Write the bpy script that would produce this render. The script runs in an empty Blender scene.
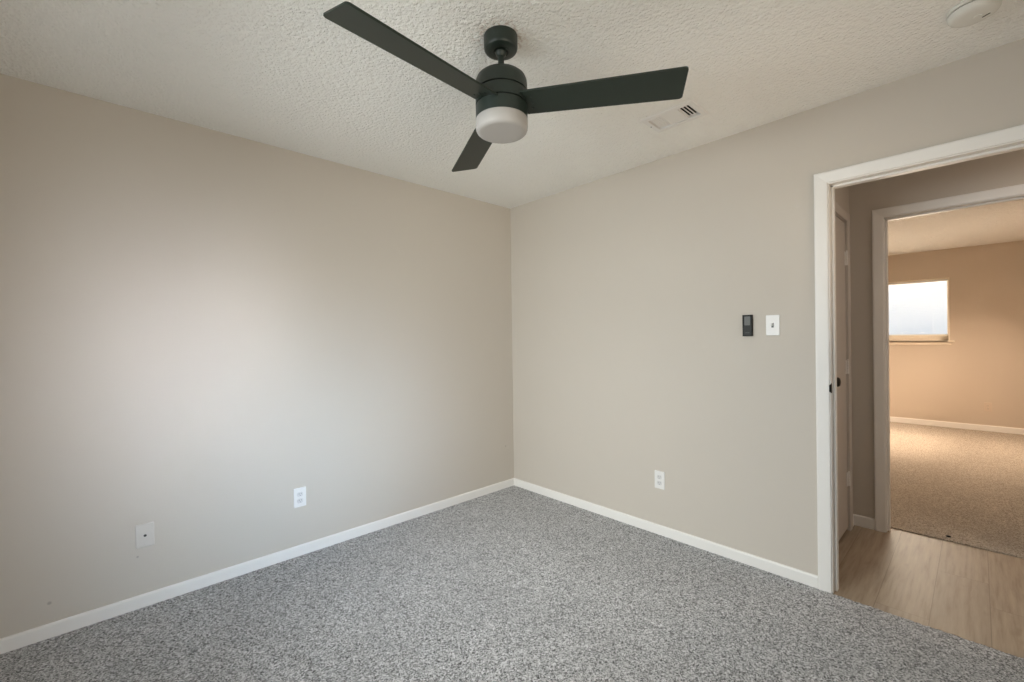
import bpy, bmesh, math, random
from mathutils import Vector, Matrix
random.seed(7)
SC = bpy.context.scene
COL = SC.collection
PI = math.pi

# ------------------------------------------------------------------ camera
F_PX, YAW, PIT, ROLL = 437.532, 0.816494, -0.0043164, -0.0137113
CAM = Vector((-2.64923, -2.81740, 1.28933))
fw = Vector((math.cos(YAW)*math.cos(PIT), math.sin(YAW)*math.cos(PIT), math.sin(PIT)))
rt = Vector((math.sin(YAW), -math.cos(YAW), 0)); up = rt.cross(fw)
r2 = rt*math.cos(ROLL) + up*math.sin(ROLL); u2 = r2.cross(fw)
cd = bpy.data.cameras.new('camera'); cam = bpy.data.objects.new('camera', cd); COL.objects.link(cam)
M = Matrix((r2, u2, -fw)).transposed().to_4x4(); M.translation = CAM
cam.matrix_world = M
cd.sensor_width = 36.0; cd.lens = F_PX/1024*36.0; cd.clip_start = 0.02
SC.camera = cam

# ------------------------------------------------------------------ sky, lights, exposure
vs = SC.view_settings
vs.view_transform = 'Standard'; vs.look = 'None'; vs.gamma = 1; vs.use_curve_mapping = False
vs.exposure = 0.0
W = bpy.data.worlds.new('sky'); SC.world = W; W.use_nodes = True
bgn = W.node_tree.nodes['Background']
bgn.inputs[0].default_value = (0.86, 0.93, 1.0, 1); bgn.inputs[1].default_value = 0.88

def area(name, loc, target, sx, sy, power, col, spread=180):
    l = bpy.data.lights.new(name, 'AREA'); l.shape = 'RECTANGLE'; l.size = sx; l.size_y = sy
    l.energy = power; l.color = col; l.spread = math.radians(spread)
    o = bpy.data.objects.new(name, l); COL.objects.link(o); o.location = loc
    d = (Vector(target)-Vector(loc)).normalized()
    o.rotation_euler = d.to_track_quat('-Z', 'Y').to_euler()
    return o

LIGHTS = [  # name, place, aimed at, width, height, watts, colour, spread: all stand outside a window, but the added hall fill
 # daylight through the bedroom window in the wall facing the doorway wall
 ('back_window_sky', (-3.42, -1.35, 1.75), (-1.6, -1.25, 0.55), 1.7, 1.3, 99, (0.93, 0.99, 1.0), 150),
 # daylight through the bedroom window facing the left wall
 ('side_window_band', (-2.32, -3.60, 1.50), (-2.36, 0.0, 1.20), 0.45, 1.0, 1.8, (0.86, 0.88, 1.0), 24),
 ('side_window_low_band', (-1.98, -3.60, 1.50), (-1.78, 0.0, 0.45), 1.30, 1.0, 4.6, (0.54, 0.75, 1.0), 32),
 ('side_window_bounce', (-2.05, -3.72, 1.20), (-1.5, 0.0, 2.6), 1.3, 1.0, 21.5, (1.0, 0.87, 0.71), 170),
 ('right_wall_fill', (-0.75, -3.62, 1.25), (-0.25, -2.5, 2.44), 0.8, 0.7, 4.2, (1.0, 0.76, 0.53), 90),  # added fill for the upper right wall and ceiling, through an added window
 # far room: window in the seen wall and a big one on its right-hand side
 ('far_window_sky', (6.12, -1.95, 1.62), (3.0, -2.0, 0.7), 1.4, 1.2, 88, (1.0, 0.86, 0.68), 160),
 ('far_side_sky', (4.4, -4.0, 1.5), (4.3, -2.75, 0.0), 1.5, 1.2, 185, (1.0, 0.76, 0.56), 118),
 ('hall_fill', (0.6, -3.75, 2.36), (0.6, -3.75, 0.0), 0.3, 0.3, 8.2, (1.0, 0.86, 0.76), 180),  # added fill light that brightens the hall, no known lamp there
]
for L_ in LIGHTS: area(*L_)

# ------------------------------------------------------------------ helpers
def bx(bm, a, b):
    x0, x1 = sorted((a[0], b[0])); y0, y1 = sorted((a[1], b[1])); z0, z1 = sorted((a[2], b[2]))
    v = [bm.verts.new(p) for p in ((x0,y0,z0),(x1,y0,z0),(x1,y1,z0),(x0,y1,z0),(x0,y0,z1),(x1,y0,z1),(x1,y1,z1),(x0,y1,z1))]
    for f in ((0,3,2,1),(4,5,6,7),(0,1,5,4),(1,2,6,5),(2,3,7,6),(3,0,4,7)):
        bm.faces.new([v[i] for i in f])
    return v

def obj(name, bm, mat, parent=None, bevel=0, seg=2, smooth=False):
    bmesh.ops.recalc_face_normals(bm, faces=bm.faces)
    me = bpy.data.meshes.new(name); bm.to_mesh(me); bm.free()
    o = bpy.data.objects.new(name, me); COL.objects.link(o)
    me.materials.append(mat)
    if smooth:
        for p in me.polygons: p.use_smooth = True
    if bevel:
        m = o.modifiers.new('bevel', 'BEVEL'); m.width = bevel; m.segments = seg; m.limit_method = 'ANGLE'
        m.angle_limit = math.radians(40)
    if parent is not None: o.parent = parent
    return o

def box(name, a, b, mat, parent=None, bevel=0, seg=2):
    bm = bmesh.new(); bx(bm, a, b); return obj(name, bm, mat, parent, bevel, seg)

def lathe_bm(prof, n=64, bm=None, M=None):
    """prof = [(r, z)...]; r=0 closes the end"""
    bm = bm or bmesh.new(); rings = []
    for r, z in prof:
        if r < 1e-6: rings.append([bm.verts.new((0, 0, z))])
        else: rings.append([bm.verts.new((r*math.cos(2*PI*i/n), r*math.sin(2*PI*i/n), z)) for i in range(n)])
    for a, b in zip(rings, rings[1:]):
        for i in range(n):
            j = (i+1) % n
            if len(a) == 1 and len(b) == 1: continue
            if len(a) == 1: bm.faces.new((a[0], b[i], b[j]))
            elif len(b) == 1: bm.faces.new((a[i], a[j], b[0]))
            else: bm.faces.new((a[i], a[j], b[j], b[i]))
    if M is not None:
        vs_ = [v for r in rings for v in r]
        bmesh.ops.transform(bm, matrix=M, verts=vs_)
    return bm

def sharp_smooth(o, ang=35):
    me = o.data
    for p in me.polygons: p.use_smooth = True
    bm = bmesh.new(); bm.from_mesh(me)
    for e in bm.edges:
        if len(e.link_faces) == 2 and e.calc_face_angle(0) > math.radians(ang): e.smooth = False
    bm.to_mesh(me); bm.free()
    return o

def rrect(w, h, r, n=6):
    pts = []
    for cx, cy, a0 in ((w/2-r, h/2-r, 0), (-w/2+r, h/2-r, 90), (-w/2+r, -h/2+r, 180), (w/2-r, -h/2+r, 270)):
        for i in range(n+1):
            a = math.radians(a0+90*i/n); pts.append((cx+r*math.cos(a), cy+r*math.sin(a)))
    return pts

def prism(bm, pts, z0, z1, M=None, inset=0.0):
    """outline pts extruded z0..z1; the z1 face inset for a soft edge"""
    n = len(pts)
    def ring(z, s):
        cx = sum(p[0] for p in pts)/n; cy = sum(p[1] for p in pts)/n; out = []
        for x, y in pts:
            dx, dy = x-cx, y-cy; l = math.hypot(dx, dy) or 1
            out.append(bm.verts.new((x-dx/l*s*1.2, y-dy/l*s*1.2, z)))
        return out
    rings = [ring(z0, 0)]
    if inset: rings += [ring(z1-inset*(1 if z1 > z0 else -1), 0), ring(z1, inset)]
    else: rings += [ring(z1, 0)]
    for a, b in zip(rings, rings[1:]):
        for i in range(n): bm.faces.new((a[i], a[(i+1) % n], b[(i+1) % n], b[i]))
    bm.faces.new(rings[0][::-1]); bm.faces.new(rings[-1])
    if M is not None: bmesh.ops.transform(bm, matrix=M, verts=[v for r in rings for v in r])
    return bm

def empty(name, loc, label=None, cat=None, group=None, kind=None, rot=None):
    o = bpy.data.objects.new(name, None); COL.objects.link(o); o.location = loc; o.empty_display_size = 0.05
    if rot is not None: o.rotation_euler = rot
    tag(o, label, cat, group, kind); return o
def tag(o, label=None, cat=None, group=None, kind=None):
    if label: o['label'] = label
    if cat: o['category'] = cat
    if group: o['group'] = group
    if kind: o['kind'] = kind
    return o
def struct(o, label=None, cat=None): return tag(o, label, cat, kind='structure')

# ------------------------------------------------------------------ materials
def new_mat(name, rgb, rough=0.5, metal=0.0, spec=0.5):
    m = bpy.data.materials.new(name); m.use_nodes = True; nt = m.node_tree
    b = nt.nodes['Principled BSDF']
    b.inputs['Base Color'].default_value = (*rgb, 1); b.inputs['Roughness'].default_value = rough
    b.inputs['Metallic'].default_value = metal; b.inputs['Specular IOR Level'].default_value = spec
    return m, nt, b
def N(nt, t, **kw):
    n = nt.nodes.new(t)
    for k, v in kw.items(): setattr(n, k, v)
    return n
def coords(nt, scale=(1, 1, 1)):
    g = N(nt, 'ShaderNodeNewGeometry'); mp = N(nt, 'ShaderNodeMapping'); mp.inputs['Scale'].default_value = scale
    nt.links.new(g.outputs['Position'], mp.inputs['Vector']); return mp.outputs[0]
def noise(nt, vec, scale, detail=2, rough=0.5):
    n = N(nt, 'ShaderNodeTexNoise'); n.inputs['Scale'].default_value = scale
    n.inputs['Detail'].default_value = detail; n.inputs['Roughness'].default_value = rough
    nt.links.new(vec, n.inputs['Vector']); return n.outputs['Fac']
def ramp(nt, fac, stops):
    r = N(nt, 'ShaderNodeValToRGB'); e = r.color_ramp.elements
    while len(e) > 1: e.remove(e[-1])
    e[0].position = stops[0][0]; e[0].color = (*stops[0][1], 1)
    for p, c in stops[1:]:
        x = e.new(p); x.color = (*c, 1)
    nt.links.new(fac, r.inputs['Fac']); return r.outputs['Color']
def mixc(nt, fac, a, b, mode='MIX'):
    m = N(nt, 'ShaderNodeMix'); m.data_type = 'RGBA'; m.blend_type = mode
    if isinstance(fac, float): m.inputs[0].default_value = fac
    else: nt.links.new(fac, m.inputs[0])
    for s, v in ((6, a), (7, b)):
        if isinstance(v, tuple): m.inputs[s].default_value = (*v, 1)
        else: nt.links.new(v, m.inputs[s])
    return m.outputs[2]
def math_(nt, op, a, b=None):
    m = N(nt, 'ShaderNodeMath'); m.operation = op
    for i, v in enumerate((a, b)):
        if v is None: continue
        if isinstance(v, (int, float)): m.inputs[i].default_value = v
        else: nt.links.new(v, m.inputs[i])
    return m.outputs[0]
def bump(nt, b, h, strength, dist):
    n = N(nt, 'ShaderNodeBump'); n.inputs['Strength'].default_value = strength; n.inputs['Distance'].default_value = dist
    nt.links.new(h, n.inputs['Height']); nt.links.new(n.outputs[0], b.inputs['Normal']); return n
def spot(nt, centre, r0, r1, vec=None):
    """1 inside r0, 0 outside r1 around a point of the place (a stain)"""
    g = vec if vec is not None else coords(nt)
    d = N(nt, 'ShaderNodeVectorMath'); d.operation = 'DISTANCE'; nt.links.new(g, d.inputs[0]); d.inputs[1].default_value = centre
    mr = N(nt, 'ShaderNodeMapRange'); mr.inputs[1].default_value = r0; mr.inputs[2].default_value = r1
    mr.inputs[3].default_value = 1; mr.inputs[4].default_value = 0
    nt.links.new(d.outputs['Value'], mr.inputs[0]); return mr.outputs[0]

def paint_wall(name, rgb, scuffs=()):
    m, nt, b = new_mat(name, rgb, 0.62, spec=0.25); v = coords(nt)
    h = noise(nt, v, 160, 3); bump(nt, b, h, 0.12, 0.002)
    big = noise(nt, v, 1.7, 2)
    c = mixc(nt, big, tuple(x*0.985 for x in rgb), tuple(min(1, x*1.015) for x in rgb))
    for ce, r in scuffs:
        c = mixc(nt, math_(nt, 'MULTIPLY', spot(nt, ce, r*0.5, r), 0.4), c, (0.16, 0.14, 0.12))
    nt.links.new(c, b.inputs['Base Color'])
    return m
WALL = (0.60, 0.550, 0.485)
m_wall = paint_wall('greige_wall_paint', WALL, [((-2.83, 0, 0.150), 0.009), ((-2.532, 0, 0.250), 0.006), ((-0.095, 0, 0.36), 0.008)])
m_wall_far = paint_wall('tan_wall_paint', (0.60, 0.52, 0.43))
m_cable, _, _ = new_mat('wall_painted_plate', (0.635, 0.60, 0.55), 0.45)

def trim_mat(name, rgb, rough=0.38):
    m, nt, b = new_mat(name, rgb, rough, spec=0.4); v = coords(nt, (1, 1, 1))
    r_ = N(nt, 'ShaderNodeMapRange'); r_.inputs[3].default_value = rough-0.03; r_.inputs[4].default_value = rough+0.03
    nt.links.new(noise(nt, v, 12, 2), r_.inputs[0]); nt.links.new(r_.outputs[0], b.inputs['Roughness']); return m
m_trim = trim_mat('white_trim_paint', (0.86, 0.84, 0.805))
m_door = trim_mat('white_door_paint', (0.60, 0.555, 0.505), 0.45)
m_plate = trim_mat('white_plastic', (0.82, 0.81, 0.79), 0.35)
m_plate_far = trim_mat('beige_plastic', (0.62, 0.52, 0.42), 0.4)

def ceiling_mat(name, rgb, k=1.0, stain=True, sc=1.0):
    m, nt, b = new_mat(name, rgb, 0.85, spec=0.15); v = coords(nt)
    wv = N(nt, 'ShaderNodeVectorMath'); wv.operation = 'ADD'
    wn = N(nt, 'ShaderNodeTexNoise'); wn.inputs['Scale'].default_value = 60; nt.links.new(v, wn.inputs['Vector'])
    ws = N(nt, 'ShaderNodeVectorMath'); ws.operation = 'SCALE'; ws.inputs['Scale'].default_value = 0.02
    nt.links.new(wn.outputs['Color'], ws.inputs[0]); nt.links.new(v, wv.inputs[0]); nt.links.new(ws.outputs[0], wv.inputs[1])
    vo = N(nt, 'ShaderNodeTexVoronoi'); vo.feature = 'SMOOTH_F1'; vo.inputs['Scale'].default_value = 75*sc
    nt.links.new(wv.outputs[0], vo.inputs['Vector'])
    lump = math_(nt, 'SUBTRACT', 0.75, vo.outputs['Distance'])
    mask = noise(nt, v, 22*sc, 2)
    h = math_(nt, 'MULTIPLY', lump, math_(nt, 'ADD', mask, 0.3))
    h = math_(nt, 'ADD', h, math_(nt, 'MULTIPLY', noise(nt, v, 190, 2), 0.35))
    bump(nt, b, h, 0.72*k, 0.011)
    c = mixc(nt, noise(nt, v, 3, 2), tuple(x*0.97 for x in rgb), rgb)
    if stain:
        s = math_(nt, 'MULTIPLY', spot(nt, (-1.525, -1.575, 2.44), 0.070, 0.125), ramp_f(nt, noise(nt, v, 85, 3), 0.48, 0.62))
        c = mixc(nt, math_(nt, 'MULTIPLY', s, 0.5), c, (0.42, 0.25, 0.17))
    nt.links.new(c, b.inputs['Base Color']); return m
def ramp_f(nt, f, lo, hi):
    mr = N(nt, 'ShaderNodeMapRange'); mr.inputs[1].default_value = lo; mr.inputs[2].default_value = hi
    nt.links.new(f, mr.inputs[0]); return mr.outputs[0]
m_ceil = ceiling_mat('stippled_ceiling_paint', (0.93, 0.925, 0.89))
m_ceil_far = ceiling_mat('popcorn_ceiling_paint', (0.92, 0.90, 0.86), 3.0, False, 0.5)

def carpet_mat(name, dark, mid, light, sc=1.0):
    m, nt, b = new_mat(name, mid, 0.95, spec=0.1); v = coords(nt)
    vo = N(nt, 'ShaderNodeTexVoronoi'); vo.inputs['Scale'].default_value = 225*sc; nt.links.new(v, vo.inputs['Vector'])
    v2 = N(nt, 'ShaderNodeTexVoronoi'); v2.inputs['Scale'].default_value = 130*sc; nt.links.new(v, v2.inputs['Vector'])
    sp = N(nt, 'ShaderNodeSeparateColor'); nt.links.new(vo.outputs['Color'], sp.inputs[0])
    sp2 = N(nt, 'ShaderNodeSeparateColor'); nt.links.new(v2.outputs['Color'], sp2.inputs[0])
    f = math_(nt, 'ADD', math_(nt, 'MULTIPLY', sp.outputs[0], 0.70), math_(nt, 'MULTIPLY', sp2.outputs[1], 0.30))
    c = ramp(nt, f, [(0.08, dark), (0.42, mid), (0.90, light)])
    pile = noise(nt, v, 2.2, 2)
    c = mixc(nt, math_(nt, 'MULTIPLY', ramp_f(nt, pile, 0.35, 0.7), 0.16), c, tuple(x*0.55 for x in mid))
    nt.links.new(c, b.inputs['Base Color'])
    bump(nt, b, f, 0.4, 0.006)
    b.inputs['Sheen Weight'].default_value = 0.15
    return m
m_carpet = carpet_mat('grey_fleck_carpet', (0.050, 0.049, 0.048), (0.325, 0.325, 0.327), (0.78, 0.78, 0.79))
m_carpet_far = carpet_mat('beige_fleck_carpet', (0.15, 0.125, 0.09), (0.36, 0.31, 0.25), (0.62, 0.55, 0.46))

def wood_mat():
    m, nt, b = new_mat('oak_plank_laminate', (0.5, 0.4, 0.3), 0.42, spec=0.45)
    g = N(nt, 'ShaderNodeNewGeometry'); s = N(nt, 'ShaderNodeSeparateXYZ'); nt.links.new(g.outputs['Position'], s.inputs[0])
    u = math_(nt, 'DIVIDE', math_(nt, 'ADD', s.outputs['Y'], 2.28), 0.19)      # planks run across the hall
    row = math_(nt, 'FLOOR', u)
    off = math_(nt, 'FRACT', math_(nt, 'MULTIPLY', math_(nt, 'SINE', math_(nt, 'MULTIPLY', row, 12.9898)), 43758.5))
    w = math_(nt, 'ADD', math_(nt, 'DIVIDE', s.outputs['X'], 1.22), off)
    colm = math_(nt, 'FLOOR', w)
    wn = N(nt, 'ShaderNodeTexWhiteNoise'); wn.noise_dimensions = '2D'
    cb = N(nt, 'ShaderNodeCombineXYZ'); nt.links.new(row, cb.inputs[0]); nt.links.new(colm, cb.inputs[1]); nt.links.new(cb.outputs[0], wn.inputs['Vector'])
    # grain, stretched along the plank, shifted per plank
    gv = N(nt, 'ShaderNodeCombineXYZ')
    nt.links.new(math_(nt, 'ADD', math_(nt, 'MULTIPLY', s.outputs['X'], 1.6), math_(nt, 'MULTIPLY', wn.outputs['Value'], 40)), gv.inputs[0])
    nt.links.new(math_(nt, 'MULTIPLY', s.outputs['Y'], 20), gv.inputs[1])
    grain = noise(nt, gv.outputs[0], 2.2, 5, 0.6)
    gv2 = N(nt, 'ShaderNodeVectorMath'); gv2.operation = 'MULTIPLY'; nt.links.new(gv.outputs[0], gv2.inputs[0]); gv2.inputs[1].default_value = (1.0, 0.22, 1)
    knots = noise(nt, gv2.outputs[0], 3.0, 2)
    c = ramp(nt, grain, [(0.30, (0.25, 0.185, 0.125)), (0.48, (0.36, 0.285, 0.205)), (0.70, (0.44, 0.355, 0.265))])
    c = mixc(nt, math_(nt, 'MULTIPLY', ramp_f(nt, knots, 0.66, 0.76), 0.45), c, (0.15, 0.10, 0.065))
    c = mixc(nt, math_(nt, 'MULTIPLY', wn.outputs['Value'], 0.32), c, (0.26, 0.20, 0.145))
    fu = math_(nt, 'FRACT', u); fw_ = math_(nt, 'FRACT', w)
    def seam(f, wd):
        return math_(nt, 'ADD', math_(nt, 'LESS_THAN', f, wd), math_(nt, 'GREATER_THAN', f, 1-wd))
    sm = math_(nt, 'MINIMUM', math_(nt, 'ADD', seam(fu, 0.008), seam(fw_, 0.0012)), 1)
    c = mixc(nt, math_(nt, 'MULTIPLY', sm, 0.55), c, (0.14, 0.10, 0.07))
    nt.links.new(c, b.inputs['Base Color'])
    bump(nt, b, math_(nt, 'SUBTRACT', math_(nt, 'MULTIPLY', grain, 0.2), sm), 0.25, 0.001)
    return m
m_wood = wood_mat()

m_fan, nt, b = new_mat('dark_bronze_green_metal', (0.017, 0.026, 0.021), 0.42, 0.0, 0.5)
bump(nt, b, noise(nt, coords(nt), 900, 1), 0.05, 0.0005)
m_blade, nt, b = new_mat('dark_matte_blade_laminate', (0.018, 0.027, 0.020), 0.42, 0, 0.4)
bump(nt, b, noise(nt, coords(nt), 700, 2), 0.06, 0.0005)
m_groove, _, _ = new_mat('black_gap', (0.004, 0.004, 0.004), 0.7)
m_black, _, _ = new_mat('black_plastic', (0.010, 0.010, 0.009), 0.5, spec=0.2)
m_grey, _, _ = new_mat('dark_grey_plastic', (0.028, 0.029, 0.027), 0.5, spec=0.25)
m_lgrey, _, _ = new_mat('mid_grey_keypad', (0.17, 0.175, 0.17), 0.5, spec=0.25)
m_shade, nt, b = new_mat('frosted_acrylic', (0.45, 0.43, 0.41), 0.5, 0, 0.3)
b.inputs['Subsurface Weight'].default_value = 0.25; b.inputs['Subsurface Radius'].default_value = (0.02, 0.02, 0.02)
m_bronze, _, _ = new_mat('black_bronze_metal', (0.02, 0.018, 0.016), 0.35, 0.6)
m_recept = trim_mat('white_receptacle_plastic', (0.70, 0.69, 0.68), 0.4)
m_smoke = trim_mat('ivory_plastic', (0.74, 0.73, 0.68), 0.4)
m_slat, nt, b = new_mat('white_vinyl_slat', (0.88, 0.88, 0.87), 0.5)
m_ground, nt, b = new_mat('dry_lawn', (0.25, 0.28, 0.16), 0.9)
nt.links.new(ramp(nt, noise(nt, coords(nt), 8, 4), [(0.3, (0.2, 0.24, 0.11)), (0.7, (0.34, 0.34, 0.2))]), b.inputs['Base Color'])
m_glass = bpy.data.materials.new('window_glass'); m_glass.use_nodes = True; nt = m_glass.node_tree
nt.nodes.remove(nt.nodes['Principled BSDF']); outn = nt.nodes['Material Output']
tr = N(nt, 'ShaderNodeBsdfTransparent'); gl = N(nt, 'ShaderNodeBsdfGlossy'); gl.inputs['Roughness'].default_value = 0.02
fr = N(nt, 'ShaderNodeFresnel'); mx = N(nt, 'ShaderNodeMixShader')
nt.links.new(fr.outputs[0], mx.inputs[0]); nt.links.new(tr.outputs[0], mx.inputs[1]); nt.links.new(gl.outputs[0], mx.inputs[2]); nt.links.new(mx.outputs[0], outn.inputs[0])

# ------------------------------------------------------------------ room shell
H = 2.44; T = 0.12
XB, YB = -3.06, -3.42          # bedroom back and near-side walls
XH0, XH1 = 0.12, 1.075         # hall faces
XF0, XF1, YFR, YFL = 1.19, 5.80, -3.62, -0.60
YHE = -2.225                   # hall end wall
HY0 = -4.4                     # hall goes on to the right
D1 = (-2.315, -3.095, 2.045)   # bedroom doorway: jamb left, right, head
D2 = (-2.405, -3.185, 2.050)   # doorway into the far room

def wall_open(name, axis, c0, c1, u0, u1, mat, opens=(), z0=-0.02, z1=H+0.02, parent=None):
    """wall slab between c0..c1 on `axis` spanning u0..u1 on the other; opens = [(a,b,za,zb)]"""
    bm = bmesh.new()
    def add(a, b, za, zb):
        if b-a < 1e-5 or zb-za < 1e-5: return
        if axis == 'x': bx(bm, (c0, a, za), (c1, b, zb))
        else: bx(bm, (a, c0, za), (b, c1, zb))
    cur = u0
    for a, b, za, zb in sorted(opens):
        add(cur, a, z0, z1); add(a, b, z0, za); add(a, b, zb, z1); cur = b
    add(cur, u1, z0, z1)
    return struct(obj(name, bm, mat, parent))

BW = (-2.10, -0.60, 0.62, 1.95)    # bedroom back window: y0,y1,z0,z1
BW2 = (-2.88, -1.25, 0.70, 2.15)      # bedroom side window: x0,x1,z0,z1
BW3 = (-1.15, -0.30, 0.70, 2.15)  # added opening, lets the fill reach the right wall
FW = (-2.542, -1.30, 1.190, 2.032)  # window seen in the far room
FW2 = (3.65, 5.15, 0.75, 2.05)       # window on the far room's right side
wall_open('wall_left', 'y', 0, T, XB-T, 0, m_wall)
wall_open('wall_right', 'x', 0, T-0.001, YB-T, YHE+0.35, m_wall, [(D1[1]-0.02, D1[0]+0.02, -0.02, D1[2]+0.02)])
wall_open('wall_right_corner', 'x', 0, T-0.001, YHE+0.35, T, m_wall)
wall_open('wall_back', 'x', XB-T, XB, YB-T, 0, m_wall, [BW])
wall_open('wall_front', 'y', YB-T, YB, XB, 0, m_wall, [BW2, BW3])
# hall
wall_open('wall_hall_end', 'y', YHE, YHE+T, XH0, XH1, m_wall, [(0.315, 0.955, -0.02, D1[2]+0.02)])
wall_open('wall_hall', 'x', XH1, XF0, HY0, YFL, m_wall, [(D2[1]-0.02, D2[0]+0.02, -0.02, D2[2]+0.02)])
wall_open('wall_hall_start', 'y', HY0-T, HY0, XH0, XH1, m_wall)
wall_open('wall_hall_side', 'x', 0.001, XH0, HY0, YB-T, m_wall)
# far room
wall_open('wall_far', 'x', XF1, XF1+T, YFR-T, YFL+T, m_wall_far, [FW])
wall_open('wall_far_left', 'y', YFL, YFL+T, XF0, XF1, m_wall_far)
wall_open('wall_far_right', 'y', YFR-T, YFR, XF0, XF1, m_wall_far, [FW2])

# ceilings (the bedroom one has the cut-out of the air duct)
VENT = (-0.450, -1.737); VX, VY = 0.150, 0.235       # duct opening centre and size (x, y)
bm = bmesh.new()
for a, b_ in (((XB-T, YB-T), (VENT[0]-VX/2, T)), ((VENT[0]+VX/2, YB-T), (T, T)),
              ((VENT[0]-VX/2, YB-T), (VENT[0]+VX/2, VENT[1]-VY/2)), ((VENT[0]-VX/2, VENT[1]+VY/2), (VENT[0]+VX/2, T))):
    bx(bm, (*a, H), (*b_, H+0.03))
struct(obj('ceiling', bm, m_ceil))
ceiling_hall = struct(box('ceiling_hall', (0.12, HY0-T, H), (XH1, YHE+T, H+0.03), m_ceil))
struct(box('ceiling_far', (XH1+0.005, YFR-T, H), (XF1+T, YFL+T, H+0.03), m_ceil_far))

# floors: carpet slabs with a slightly frayed edge against the wood
def carpet(name, x0, x1, y0, y1, mat, fray_x, side, ztop=0.0, opening=None):
    bm = bmesh.new(); n = 160; ya, yb = opening
    edge = []
    for i in range(n+1):
        y = ya+(yb-ya)*i/n
        edge.append((fray_x+side*(random.uniform(-0.0035, 0.0035)+0.002*math.sin(i*0.9)), y))
    outer = [(x1 if side > 0 else x0, y1), (x1 if side > 0 else x0, y0)]
    near = x0 if side > 0 else x1
    pts = [(near, y0), (near, ya)] + edge + [(near, yb), (near, y1)] + outer
    lo = [bm.verts.new((x, y, ztop-0.03)) for x, y in pts]; hi = [bm.verts.new((x, y, ztop)) for x, y in pts]
    k = len(pts)
    for i in range(k): bm.faces.new((lo[i], lo[(i+1) % k], hi[(i+1) % k], hi[i]))
    bm.faces.new(hi); bm.faces.new(lo[::-1])
    bmesh.ops.triangulate(bm, faces=[f for f in bm.faces if len(f.verts) > 4])
    return struct(obj(name, bm, mat))
carpet('floor', XB, 0.0, YB, 0.0, m_carpet, -0.012, -1, 0.0, (D1[1], D1[0]-0.0))
carpet('floor_far', XF0, XF1, YFR, YFL, m_carpet_far, XF0-0.012, 1, 0.0, (D2[1], D2[0]))
struct(box('floor_hall', (-0.012, HY0, -0.035), (XF0-0.002, YHE+T, -0.006), m_wood))

# baseboards
def baseboard(name, a, b, mat=m_trim, h=0.062, t=0.011, nrm=(0, -1), parent=None):
    """a,b floor points on the wall; nrm points into the room"""
    bm = bmesh.new(); prof = [(0, -0.01), (t, -0.01), (t, h-0.008), (t*0.75, h-0.002), (t*0.35, h), (0, h)]
    ra = [bm.verts.new((a[0]+nrm[0]*d, a[1]+nrm[1]*d, z)) for d, z in prof]
    rb = [bm.verts.new((b[0]+nrm[0]*d, b[1]+nrm[1]*d, z)) for d, z in prof]
    n = len(prof)
    for i in range(n): bm.faces.new((ra[i], ra[(i+1) % n], rb[(i+1) % n], rb[i]))
    bm.faces.new(ra); bm.faces.new(rb[::-1])
    return struct(obj(name, bm, mat))
baseboard('baseboard_left', (XB, 0), (-0.011, 0))
baseboard('baseboard_right', (0, 0), (0, -2.2535), nrm=(-1, 0))
baseboard('baseboard_back', (XB, YB), (XB, -0.011), nrm=(1, 0))
baseboard('baseboard_front', (XB+0.011, YB), (-0.011, YB), nrm=(0, 1))
baseboard('baseboard_hall', (XH1, YHE), (XH1, -2.3465), nrm=(-1, 0), h=0.066)
baseboard('baseboard_hall_end', (1.022, YHE), (1.063, YHE), h=0.066)
baseboard('baseboard_far', (XF1, YFR), (XF1, YFL), nrm=(-1, 0), h=0.075)
baseboard('baseboard_far_left', (XF0, YFL), (XF1-0.011, YFL), nrm=(0, -1), h=0.075)
baseboard('baseboard_far_right', (XF0, YFR), (XF1-0.011, YFR), nrm=(0, 1), h=0.075)

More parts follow.
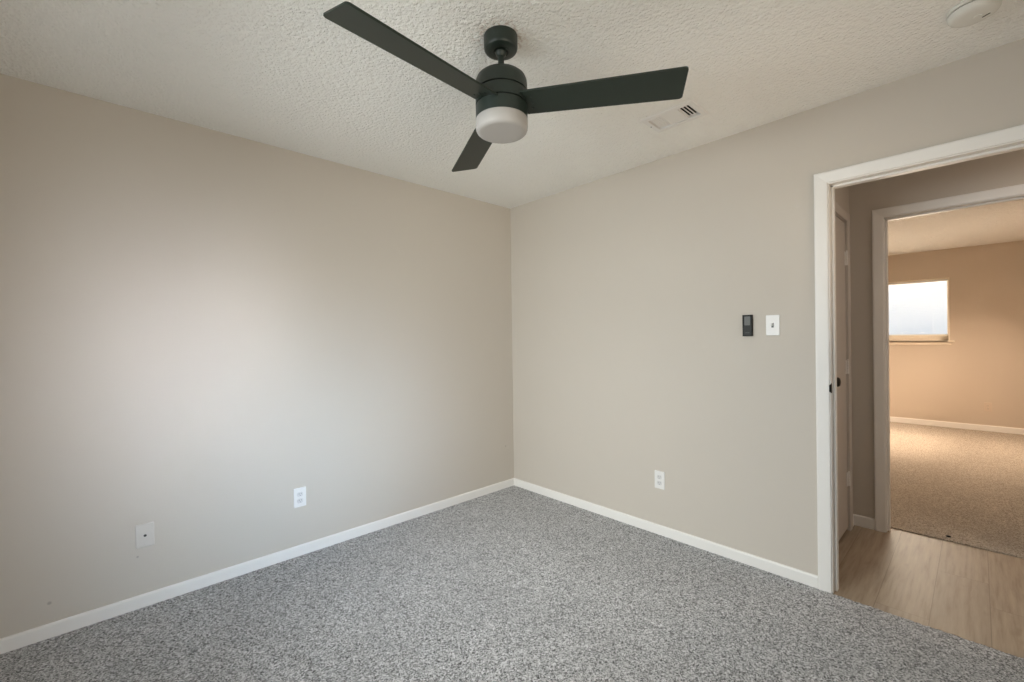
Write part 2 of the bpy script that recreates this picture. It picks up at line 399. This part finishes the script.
# ------------------------------------------------------------------ door casings
def casing_piece(P0, P1, W0, W1, nrm, t=0.016):
    """mitred board: inner edge P0->P1, outer edge W0->W1, projecting along nrm; outer edge a bit thicker"""
    bm = bmesh.new(); n = Vector(nrm)
    P0, P1, W0, W1 = map(Vector, (P0, P1, W0, W1))
    rings = []
    for A, B in ((P0, W0), (P1, W1)):
        pr = [A, A+n*t*0.62, A.lerp(B, 0.10)+n*t*0.72, A.lerp(B, 0.82)+n*t, A.lerp(B, 0.93)+n*t*0.97, B+n*t*0.8, B]
        rings.append([bm.verts.new(p) for p in pr])
    k = len(rings[0])
    for i in range(k): bm.faces.new((rings[0][i], rings[0][(i+1) % k], rings[1][(i+1) % k], rings[1][i]))
    bm.faces.new(rings[0]); bm.faces.new(rings[1][::-1])
    return bm
def doorway(name, axis, face, nrm, a, b, zt, mat, parent=None, w=0.055, reveal=0.005, depth=None, zf=0.0, stop_at=None, back=True):
    """cased opening; a,b jamb inner faces (a = left as seen), zt = head underside"""
    root = struct(empty(name, (0, 0, 0)))
    s = 1 if a > b else -1
    def P(u, z, off=0.0):
        return (face+off, u, z) if axis == 'x' else (u, face+off, z)
    N3 = (nrm, 0, 0) if axis == 'x' else (0, nrm, 0)
    def set_case(off, N3):
        ai, ao = a+s*reveal, a+s*(reveal+w); bi, bo = b-s*reveal, b-s*(reveal+w); zi, zo = zt+reveal, zt+reveal+w
        for nm, q in (('side_casing', ((ai, zf), (ai, zi), (ao, zf), (ao, zo))), ('side_casing', ((bi, zf), (bi, zi), (bo, zf), (bo, zo))),
                      ('head_casing', ((ai, zi), (bi, zi), (ao, zo), (bo, zo)))):
            p = [P(u, z, off) for u, z in q]
            obj(nm, casing_piece(p[0], p[1], p[2], p[3], N3), mat, root)
    set_case(0, N3)
    D = -nrm*depth
    if back: set_case(D, tuple(-c for c in N3))
    e = 0.0005
    for u0, u1, z0, z1, nm in ((a, a+s*0.019, zf, zt, 'side_jamb'), (b, b-s*0.019, zf, zt, 'side_jamb'), (a+s*0.019, b-s*0.019, zt, zt+0.019, 'head_jamb')):
        box(nm, P(u0, z0, nrm*e), P(u1, z1, D-nrm*e), mat, root, 0.0012, 1)
    if stop_at:
        s0, s1 = -nrm*stop_at[0], -nrm*stop_at[1]
        bm = bmesh.new()
        bx(bm, P(a-s*0.011, zf, s0), P(a, zt, s1)); bx(bm, P(b+s*0.011, zf, s0), P(b, zt, s1)); bx(bm, P(a, zt-0.011, s0), P(b, zt, s1))
        obj('door_stop', bm, mat, root, 0.002, 2)
    return root
t1 = doorway('trim_1', 'x', 0.0, -1, D1[0], D1[1], D1[2]-0.005, m_trim, depth=T, stop_at=(0.040, 0.078), zf=-0.006)
t2 = doorway('trim_2', 'x', XH1, -1, D2[0], D2[1], D2[2]-0.005, m_trim, depth=XF0-XH1, stop_at=(0.035, 0.075), zf=-0.006)
# strike plate with its curved lip on the bedroom jamb
bm = bmesh.new()
prism(bm, rrect(0.010, 0.050, 0.003), 0, 0.0012)
bmesh.ops.transform(bm, matrix=Matrix.Translation((0.009, D1[0]-0.0, 1.022)) @ Matrix.Rotation(PI/2, 4, 'X'), verts=bm.verts)
n0 = len(bm.verts)
lip = []
for k in range(7):                       # lip curls out over the casing edge
    a_ = k/6*1.25
    x = 0.006-0.018*math.sin(a_)/1.0; y = D1[0]-0.0016+0.010*(1-math.cos(a_))
    lip.append((x, y, 0.023-0.004*(k/6)**2*2))
prev = None
for x, y, hh in lip:
    cur = [bm.verts.new((x, y, 1.022-hh)), bm.verts.new((x, y, 1.022+hh)), bm.verts.new((x+0.001, y-0.0016, 1.022+hh)), bm.verts.new((x+0.001, y-0.0016, 1.022-hh))]
    if prev:
        for i in range(4): bm.faces.new((prev[i], prev[(i+1) % 4], cur[(i+1) % 4], cur[i]))
    else: bm.faces.new(cur)
    prev = cur
bm.faces.new(prev[::-1])
o = obj('strike_plate', bm, m_bronze, t1); o['label'] = 'black metal strike plate'

# ------------------------------------------------------------------ hall closet door
d1 = struct(empty('door_1', (0.65, YHE, 0)))
def rel(o, root): o.location = -root.location; return o
DA, DB = 0.335, 0.935                     # slab x range
def dp(name, a, b, mat, bevel=0.001): return rel(box(name, a, b, mat, d1, bevel), d1)
# slab with a shallow recessed panel
bm = bmesh.new(); ys = YHE+0.003
bx(bm, (DA, ys, 0.012), (DB, ys+0.034, 2.025))
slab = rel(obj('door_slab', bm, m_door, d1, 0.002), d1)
for q in (((DA-0.004, DB+0.004), (DA-0.059, DB+0.059)),):
    (ia, ib), (oa, ob) = q; zi, zo = 2.035, 2.09
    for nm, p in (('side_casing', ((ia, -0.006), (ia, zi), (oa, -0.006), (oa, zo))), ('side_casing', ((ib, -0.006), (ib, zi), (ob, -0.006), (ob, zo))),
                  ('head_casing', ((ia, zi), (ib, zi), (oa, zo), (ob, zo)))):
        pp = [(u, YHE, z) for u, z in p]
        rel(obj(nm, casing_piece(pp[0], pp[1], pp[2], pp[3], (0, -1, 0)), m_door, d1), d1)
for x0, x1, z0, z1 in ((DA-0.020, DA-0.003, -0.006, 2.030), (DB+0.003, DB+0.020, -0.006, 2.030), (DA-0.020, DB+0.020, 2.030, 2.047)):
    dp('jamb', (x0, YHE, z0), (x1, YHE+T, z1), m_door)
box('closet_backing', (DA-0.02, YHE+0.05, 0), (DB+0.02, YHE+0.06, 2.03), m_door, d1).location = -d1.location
for z in (1.79, 1.075, 0.335):
    bm = bmesh.new()
    for k in range(5):                       # painted knuckles
        lathe_bm([(0, 0), (0.0062, 0), (0.0062, 0.0165), (0, 0.0165)], 16, bm, Matrix.Translation((DB+0.003, YHE-0.006, z-0.044+k*0.0178)))
    lathe_bm([(0, 0), (0.0045, 0), (0.0055, 0.004), (0.003, 0.008), (0, 0.008)], 16, bm, Matrix.Translation((DB+0.003, YHE-0.006, z+0.045)))
    bx(bm, (DB-0.026, YHE-0.001, z-0.044), (DB+0.001, YHE+0.004, z+0.044))
    rel(sharp_smooth(obj('hinge', bm, m_trim, d1)), d1)
# knob on the latch side
kz = 1.02; kx = 0.395
bm = lathe_bm([(0, 0), (0.032, 0), (0.032, 0.004), (0.026, 0.008), (0.012, 0.011), (0.0105, 0.024), (0.014, 0.031), (0.023, 0.036), (0.0275, 0.045), (0.027, 0.054), (0.021, 0.061), (0.010, 0.064), (0, 0.0645)], 40)
bmesh.ops.transform(bm, matrix=Matrix.Translation((kx, ys, kz)) @ Matrix.Rotation(PI/2, 4, 'X'), verts=bm.verts)
o = rel(sharp_smooth(obj('door_knob', bm, m_bronze, d1)), d1); o['label'] = 'black round door knob'

# ------------------------------------------------------------------ windows
def window(name, axis, face_in, face_out, u0, u1, z0, z1, mat, inward, sill=True, mull=True, frame_mat=None, rail=0.032, edge=0.032):
    root = struct(empty(name, (0, 0, 0)))
    mid = (face_in*0.35+face_out*0.65)
    def P(c, u, z): return (c, u, z) if axis == 'x' else (u, c, z)
    fm = frame_mat or mat
    bm = bmesh.new(); f = edge
    for a in ((u0, u0+f, z0, z1), (u1-f, u1, z0, z1), (u0+f, u1-f, z0, z0+rail), (u0+f, u1-f, z1-f, z1)):
        bx(bm, P(mid-0.02, a[0], a[2]), P(mid+0.02, a[1], a[3]))
    if mull:
        c = (z0+z1)/2
        bx(bm, P(mid-0.016, u0+f, c-0.016), P(mid+0.016, u1-f, c+0.016))
    obj('window_frame', bm, fm, root, 0.002, 1)
    box('window_pane', P(mid-0.002, u0+f, z0+rail), P(mid+0.002, u1-f, z1-f), m_glass, root)
    # drywall return trim on the room side
    if sill:
        e = 0.035*inward
        bm = bmesh.new(); bx(bm, P(mid-0.0*inward, u0, z0-0.001), P(face_in+e, u1, z0-0.023)); bx(bm, P(face_in+0.0005*inward, u0-0.063, z0-0.0235), P(face_in+e, u1+0.063, z0-0.0012))
        obj('window_sill', bm, mat, root, 0.004, 2)
        box('window_apron', P(face_in+0.0005*inward, u0-0.03, z0-0.060), P(face_in+0.011*inward, u1+0.03, z0-0.024), mat, root, 0.002)
    # slim edge casing
    bm = bmesh.new(); w = 0.017
    i0, i1 = face_in+0.0005*inward, face_in+0.008*inward
    bx(bm, P(i0, u0-w, z0), P(i1, u0, z1+w)); bx(bm, P(i0, u1, z0), P(i1, u1+w, z1+w)); bx(bm, P(i0, u0, z1), P(i1, u1, z1+w))
    obj('window_casing', bm, mat, root, 0.002, 1)
    return root
m_sill = trim_mat('cream_trim_paint', (0.82, 0.74, 0.62))
window('window_1', 'x', XF1, XF1+T, FW[0], FW[1], FW[2], FW[3], m_sill, -1, mull=False, frame_mat=m_sill, rail=0.085, edge=0.010)
window('window_2', 'y', YFR, YFR-T, FW2[0], FW2[1], FW2[2], FW2[3], m_trim, 1)
window('window_3', 'x', XB, XB-T, BW[0], BW[1], BW[2], BW[3], m_trim, 1)
window('window_4', 'y', YB, YB-T, BW2[0], BW2[1], BW2[2], BW2[3], m_trim, 1)
window('added_window_5', 'y', YB, YB-T, BW3[0], BW3[1], BW3[2], BW3[3], m_trim, 1)  # added unseen window, made for the right wall fill

# horizontal blind hanging in the far window
bl = empty('window_blind', (XF1+0.03, (FW[0]+FW[1])/2, FW[3]), 'white horizontal slat blind hanging bright with daylight in the far room window', 'blind')
def bp(nm, bm, mat, **k):
    o = obj(nm, bm, mat, bl, **k); o.location = -bl.location; return o
bm = bmesh.new(); bx(bm, (XF1+0.012, FW[0]+0.004, FW[3]-0.028), (XF1+0.048, FW[1]-0.004, FW[3]-0.002)); bp('head_rail', bm, m_slat, bevel=0.002)
zz = FW[3]-0.045; zbot = FW[2]+0.078; ks = 0
while zz > zbot+0.02:
    bm = bmesh.new(); v = bx(bm, (-0.0125, FW[0]+0.006, -0.0004), (0.0125, FW[1]-0.006, 0.0004))
    bmesh.ops.transform(bm, matrix=Matrix.Translation((XF1+0.030, 0, zz)) @ Matrix.Rotation(math.radians(0.5), 4, 'Y'), verts=bm.verts)
    bp('slat', bm, m_slat); zz -= 0.0235
bm = bmesh.new(); bx(bm, (XF1+0.018, FW[0]+0.006, zbot-0.005), (XF1+0.042, FW[1]-0.006, zbot+0.010)); bp('bottom_rail', bm, m_slat, bevel=0.002)
for y in (FW[0]+0.15, FW[1]-0.15, (FW[0]+FW[1])/2):
    bm = bmesh.new(); bx(bm, (XF1+0.0165, y-0.001, zbot), (XF1+0.0175, y+0.001, FW[3]-0.02)); bp('lift_cord', bm, m_slat)

# ground outside
struct(box('ground_outside', (-14, -14, -0.6), (18, 12, -0.45), m_ground))

# ------------------------------------------------------------------ ceiling fan
FX, FY = -1.525, -1.581
fan = empty('ceiling_fan', (FX, FY, H), 'dark green-black three-blade ceiling fan with a white drum light, hanging from the ceiling', 'ceiling fan')
def fp(nm, bm, mat, z=0.0, **k):
    o = obj(nm, bm, mat, fan, **k); o.location = (0, 0, z-H if z else 0); return o
# profiles in world z
def L(nm, prof, mat, ang=30, n=72, parent=fan):
    bm = lathe_bm([(r, z-H) for r, z in prof], n); o = obj(nm, bm, mat, parent); sharp_smooth(o, ang); return o
L('canopy', [(0, H-0.0005), (0.064, H-0.0005), (0.064, 2.398), (0.0632, 2.3925), (0.060, 2.3875), (0.052, 2.384), (0.044, 2.3825), (0.030, 2.3825), (0.026, 2.386), (0.022, 2.389), (0, 2.389)], m_fan)
L('hanger_ball', [(0, 2.396), (0.010, 2.394), (0.018, 2.388), (0.0215, 2.380), (0.019, 2.371), (0.0125, 2.364), (0, 2.364)], m_fan)
L('downrod', [(0.0, 2.380), (0.0115, 2.380), (0.0115, 2.305), (0, 2.305)], m_fan, n=32)
L('rod_coupling', [(0.0, 2.318), (0.014, 2.318), (0.0165, 2.314), (0.020, 2.303), (0.028, 2.294), (0, 2.294)], m_fan, n=40)
mh = L('motor_housing', [(0, 2.2965), (0.036, 2.296), (0.066, 2.2935), (0.082, 2.2885), (0.0920, 2.280), (0.0970, 2.268), (0.0985, 2.253), (0.0985, 2.2265), (0, 2.2265)], m_fan)
L('housing_gap', [(0, 2.228), (0.0930, 2.228), (0.0930, 2.2205), (0, 2.2205)], m_groove, parent=mh)
mb = L('blade_hub', [(0, 2.221), (0.0985, 2.221), (0.0985, 2.1775), (0, 2.1775)], m_fan)
L('housing_gap', [(0, 2.1785), (0.0930, 2.1785), (0.0930, 2.1715), (0, 2.1715)], m_groove, parent=mb)
L('light_housing', [(0, 2.172), (0.0985, 2.172), (0.0985, 2.1240), (0, 2.1240)], m_fan)
L('light_shade', [(0, 2.1250), (0.0965, 2.1250), (0.0988, 2.1220), (0.0988, 2.0950), (0.0980, 2.0865), (0.0955, 2.0800), (0.0910, 2.0755), (0.085, 2.0733), (0.076, 2.0728), (0, 2.0725)], m_shade, ang=80)

def blade_bm():
    """board along +X from the hub, chord along Y, corners rounded"""
    bm = bmesh.new(); t = 0.0075
    R0, R1, w0, w1, rc = 0.060, 0.662, 0.0575, 0.070, 0.012
    def corner(cx, cy, a0, a1, r, n=6): return [(cx+r*math.cos(math.radians(a0+(a1-a0)*i/n)), cy+r*math.sin(math.radians(a0+(a1-a0)*i/n))) for i in range(n+1)]
    pts = [(R0, -w0)] + corner(R1-rc, -w1+rc, -90, 0, rc) + corner(R1-rc, w1-rc, 0, 90, rc) + [(R0, w0)]
    n = len(pts); c = 0.0012
    cx, cy = (R0+R1)/2, 0
    def ring(z, s): return [bm.verts.new((x-(s if x > cx else -s), y-(s if y > cy else -s), z)) for x, y in pts]
    rg = [ring(-t/2, c), ring(-t/2+c, 0), ring(t/2-c, 0), ring(t/2, c)]
    for a, b in zip(rg, rg[1:]):
        for i in range(n): bm.faces.new((a[i], a[(i+1) % n], b[(i+1) % n], b[i]))
    bm.faces.new(rg[0][::-1]); bm.faces.new(rg[-1])
    return bm
for k, a in enumerate((305.39, 65.39, 185.39)):
    bl_ = obj('blade', blade_bm(), m_blade, fan)
    bl_.matrix_local = Matrix.Translation((0, 0, 2.1805-H)) @ Matrix.Rotation(math.radians(a), 4, 'Z') @ Matrix.Rotation(-0.242, 4, 'X')
    for y in (-0.028, 0.0, 0.028):           # blade screws seen from below
        bm = lathe_bm([(0, 0), (0.0042, 0), (0.0042, -0.0012), (0.003, -0.0024), (0, -0.0026)], 16)
        s_ = sharp_smooth(obj('screw', bm, m_fan, bl_)); s_.location = (0.118, y, -0.00375)

# added flush fixture for the hall fill light, out of view along the hall
hb = lathe_bm([(0, -0.0005), (0.24, -0.0005), (0.24, -0.03), (0.22, -0.04), (0, -0.04)], 48)
bmesh.ops.translate(hb, verts=hb.verts, vec=(0.6, -3.75, H))
sharp_smooth(obj('added_lamp_base', hb, m_plate, ceiling_hall))

# ------------------------------------------------------------------ ceiling air register
vt = empty('ceiling_vent', (VENT[0], VENT[1], H), 'white rectangular air register with louvres set flush in the ceiling', 'air vent')
bm = bmesh.new(); OX, OY = 0.205, 0.285
def fr_ring(bm, ox, oy, ix, iy, z0, z1):
    o_ = [(ox/2, oy/2), (-ox/2, oy/2), (-ox/2, -oy/2), (ox/2, -oy/2)]; i_ = [(ix/2, iy/2), (-ix/2, iy/2), (-ix/2, -iy/2), (ix/2, -iy/2)]
    vo = [bm.verts.new((x, y, z0)) for x, y in o_]; vi = [bm.verts.new((x, y, z1)) for x, y in i_]
    return vo, vi
oo, om = fr_ring(bm, OX, OY, OX-0.012, OY-0.012, -0.0008, -0.0060)
im, it = fr_ring(bm, VX-0.010, VY-0.010, VX-0.016, VY-0.016, -0.0070, 0.012)
for a, b in ((oo, om), (om, im), (im, it)):
    for i in range(4): bm.faces.new((a[i], a[(i+1) % 4], b[(i+1) % 4], b[i]))
obj('vent_frame', bm, m_plate, vt)
bm = bmesh.new()     # sheet-metal duct boot above the opening
x, y = VX/2-0.001, VY/2-0.001
for a, b in (((-x, -y, 0.0), (-x+0.001, y, 0.16)), ((x-0.001, -y, 0.0), (x, y, 0.16)), ((-x, -y, 0.0), (x, -y+0.001, 0.16)), ((-x, y-0.001, 0.0), (x, y, 0.16)), ((-x, -y, 0.16), (x, y, 0.161))):
    bx(bm, a, b)
obj('duct_boot', bm, m_groove, vt)
sy = VY-0.018; sx = VX-0.018
def slat(y, tilt, x0=-sx/2, x1=sx/2, d=0.015):
    bm = bmesh.new(); bx(bm, (x0, -d/2, -0.0005), (x1, d/2, 0.0005))
    bmesh.ops.transform(bm, matrix=Matrix.Translation((0, y, 0.002)) @ Matrix.Rotation(math.radians(tilt), 4, 'X'), verts=bm.verts)
    obj('louvre', bm, m_plate, vt)
for k in range(5): slat(sy/2-0.007-k*0.0125, -20, -sx/2, sx/2, 0.0092)     # bank turned towards the camera, nearly closed to the eye
for k in range(4): slat(-sy/2+0.004+k*0.0165, 14, -sx/2, sx/2, 0.0078)     # bank that shows the dark gaps
box('middle_panel', (-sx/2, -sy/2+0.060, -0.0030), (sx/2, sy/2-0.064, -0.0015), m_plate, vt)
for yy in (sy/2-0.064, -sy/2+0.060):
    bm = bmesh.new(); bx(bm, (-sx/2, yy-0.001, -0.005), (sx/2, yy+0.001, 0.010)); obj('divider', bm, m_plate, vt)
for yy in (OY/2-0.013, -OY/2+0.013):
    bm = lathe_bm([(0, -0.0062), (0.0038, -0.0062), (0.0032, -0.0078), (0, -0.0082)], 16)
    s_ = sharp_smooth(obj('screw', bm, m_lgrey if yy > 0 else m_plate, vt)); s_.location = (0, yy, 0)

# ------------------------------------------------------------------ smoke detector
sd = empty('smoke_detector', (-0.392, -2.815, H), 'round off-white smoke detector on the ceiling above the doorway', 'smoke detector')
def SL(nm, prof, mat, ang=30):
    o = obj(nm, lathe_bm(prof, 64), mat, sd); sharp_smooth(o, ang); return o
SL('mounting_plate', [(0, -0.0005), (0.069, -0.0005), (0.070, -0.003), (0.0695, -0.011), (0.068, -0.0125), (0, -0.0125)], m_smoke)
SL('vent_gap', [(0, -0.0125), (0.062, -0.0125), (0.062, -0.0155), (0, -0.0155)], m_groove)
body = SL('detector_body', [(0, -0.0155), (0.066, -0.0155), (0.0675, -0.017), (0.0665, -0.026), (0.061, -0.034), (0.052, -0.0385), (0.040, -0.040), (0, -0.0405)], m_smoke, 50)
bm = bmesh.new()
prism(bm, rrect(0.004, 0.022, 0.0015), 0.0, -0.0012)
o = obj('sounder_slot', bm, m_groove, body); o.location = (0.013, -0.030, -0.0403); o.rotation_euler = (0, 0, math.radians(-30))
bm = lathe_bm([(0, -0.0402), (0.011, -0.0402), (0.0105, -0.0425), (0, -0.043)], 32); o = sharp_smooth(obj('test_button', bm, m_smoke, body)); o.location = (0.0, -0.01, 0)

# ------------------------------------------------------------------ wall plates
def place(root, wall, u, z):
    """root's local frame: x right along the wall as seen, y up, z out of the wall"""
    if wall == 'left': M_ = Matrix(((1, 0, 0), (0, 0, -1), (0, 1, 0))); loc = (u, 0, z)
    elif wall == 'right': M_ = Matrix(((0, 0, -1), (-1, 0, 0), (0, 1, 0))); loc = (0, u, z)
    elif wall == 'far': M_ = Matrix(((0, 0, -1), (-1, 0, 0), (0, 1, 0))); loc = (XF1, u, z)
    root.matrix_world = Matrix.Translation(loc) @ M_.to_4x4()
def pl(nm, w, h, r, z0, z1, mat, parent, x=0, y=0, inset=0.0015):
    bm = bmesh.new(); prism(bm, [(px+x, py+y) for px, py in rrect(w, h, r)], z0, z1, inset=inset); return sharp_smooth(obj(nm, bm, mat, parent), 12)
def screw_(parent, x, y, z, mat):
    bm = lathe_bm([(0, 0), (0.0034, 0), (0.0030, 0.0010), (0, 0.0014)], 16); bmesh.ops.translate(bm, verts=bm.verts, vec=(x, y, z)); return sharp_smooth(obj('screw', bm, mat, parent))
def outlet(label, wall, u, z, mat, dark, group=None):
    r = empty('wall_outlet', (0, 0, 0), label, 'outlet')
    pl('cover_plate', 0.070, 0.115, 0.004, 0.0002, 0.0060, mat, r, inset=0.0022)
    for s in (1, -1):
        bm = bmesh.new(); n = 28; pts = []
        for i in range(n):
            a = 2*PI*i/n; pts.append((0.0172*math.cos(a), max(-0.0135, min(0.0135, 0.0172*math.sin(a)))+s*0.0195))
        prism(bm, pts, 0.0055, 0.0080, inset=0.0008)
        f = obj('receptacle', bm, m_recept if mat is m_plate else mat, r)
        bm = bmesh.new()
        for x_, hh in ((-0.0064, 0.0085), (0.0064, 0.0068)): bx(bm, (x_-0.0012, s*0.0195+0.0035-hh/2, 0.0078), (x_+0.0012, s*0.0195+0.0035+hh/2, 0.0083))
        lathe_bm([(0, 0.0078), (0.0024, 0.0078), (0.0024, 0.0083), (0, 0.0083)], 14, bm, Matrix.Translation((0, s*0.0195-0.0075, 0)))
        obj('socket_holes', bm, dark, f)
    screw_(r, 0, 0, 0.0060, mat)
    place(r, wall, u, z); return r
m_hole, _, _ = new_mat('socket_shadow_grey', (0.22, 0.22, 0.22), 0.6)
outlet('white duplex wall outlet low on the left wall, right of the cable plate', 'left', -1.783, 0.350, m_plate, m_hole)
outlet('white duplex wall outlet low on the wall between the corner and the doorway', 'right', -1.390, 0.357, m_plate, m_hole)
outlet('small beige wall outlet low on the far room wall, right of the window', 'far', -2.905, 0.315, m_plate_far, m_hole)

cp = empty('cable_plate', (0, 0, 0), 'wall-coloured cable plate with one dark hole, nearest the left edge', 'wall plate')
pl('cover_plate', 0.071, 0.114, 0.004, 0.0002, 0.0100, m_cable, cp, inset=0.0035)
bm = lathe_bm([(0, 0.0095), (0.0062, 0.0095), (0.0060, 0.0112), (0.0045, 0.0112), (0.0043, 0.0145), (0.0030, 0.0145), (0.0028, 0.0115), (0, 0.0115)], 24)
sharp_smooth(obj('coax_jack', bm, m_grey, cp))
for s in (1, -1): screw_(cp, 0, s*0.041, 0.0100, m_cable)
place(cp, 'left', -2.503, 0.349)

sw = empty('light_switch', (0, 0, 0), 'white single toggle light switch on the wall beside the doorway', 'light switch')
pl('cover_plate', 0.066, 0.111, 0.004, 0.0002, 0.0055, m_plate, sw, inset=0.0022)
pl('toggle_slot', 0.011, 0.025, 0.001, 0.0060, 0.0066, m_lgrey, sw, inset=0.0002)
bm = bmesh.new(); bx(bm, (-0.0042, -0.0055, 0), (0.0042, 0.0055, 0.017))
for v in bm.verts:
    if v.co.z > 0.01: v.co.x *= 0.8; v.co.y *= 0.75
bmesh.ops.transform(bm, matrix=Matrix.Translation((0, 0.001, 0.0055)) @ Matrix.Rotation(math.radians(-28), 4, 'X'), verts=bm.verts)
obj('toggle', bm, m_plate, sw, 0.0008)
for s in (1, -1): screw_(sw, 0, s*0.030, 0.0062, m_plate)
place(sw, 'right', -2.060, 1.345)

cr = empty('remote_holder', (0, 0, 0), 'black wall holder around the fan remote, left of the light switch', 'remote holder')
bm = bmesh.new(); w, h, t = 0.050, 0.119, 0.020
bx(bm, (-w/2, -h/2, 0.0002), (w/2, h/2, 0.0035))
bx(bm, (-w/2, -h/2, 0.0035), (-w/2+0.004, h/2, t*0.8)); bx(bm, (w/2-0.004, -h/2, 0.0035), (w/2, h/2, t*0.8)); bx(bm, (-w/2+0.004, -h/2, 0.0035), (w/2-0.004, -h/2+0.004, t*0.8)); bx(bm, (-w/2+0.004, h/2-0.004, 0.0035), (w/2-0.004, h/2, t*0.6))
obj('cradle', bm, m_black, cr, 0.001)
bm = bmesh.new(); bx(bm, (-w/2+0.004, -h/2+0.004, t*0.62), (w/2-0.004, -0.002, t*0.8)); obj('front_panel', bm, m_grey, cr, 0.001)
bm = bmesh.new(); bx(bm, (-0.012, -0.041, t*0.8), (0.012, -0.0392, t*0.8+0.0005)); obj('front_label', bm, m_lgrey, cr)
place(cr, 'right', -1.936, 1.347)
rm = empty('fan_remote', (0, 0, 0), 'dark grey fan remote resting in the black wall holder', 'remote control')
bm = bmesh.new(); prism(bm, [(x_, y_+0.002) for x_, y_ in rrect(0.040, 0.104, 0.005)], 0.0042, 0.0145, inset=0.001); obj('remote_body', bm, m_grey, rm)
bm = bmesh.new(); prism(bm, [(x_, y_+0.026) for x_, y_ in rrect(0.030, 0.050, 0.003)], 0.0140, 0.0151, inset=0.0003); obj('keypad', bm, m_lgrey, rm)
for yy in (0.038, 0.024, 0.010):
    for xx in (-0.009, 0.009):
        bm = bmesh.new(); prism(bm, [(x_+xx, y_+yy) for x_, y_ in rrect(0.008, 0.007, 0.003)], 0.0150, 0.0162, inset=0.0004); obj('button', bm, m_lgrey, rm)
place(rm, 'right', -1.936, 1.347)

# small black speck on the far carpet by the threshold
bm = bmesh.new(); bmesh.ops.create_icosphere(bm, subdivisions=2, radius=0.012)
for v in bm.verts: v.co *= random.uniform(0.8, 1.15); v.co.z *= 0.45
o = obj('black_debris', bm, m_black, smooth=True); o.location = (1.241, -2.683, 0.0045)
tag(o, 'tiny black pebble on the beige carpet by the hall threshold', 'debris')
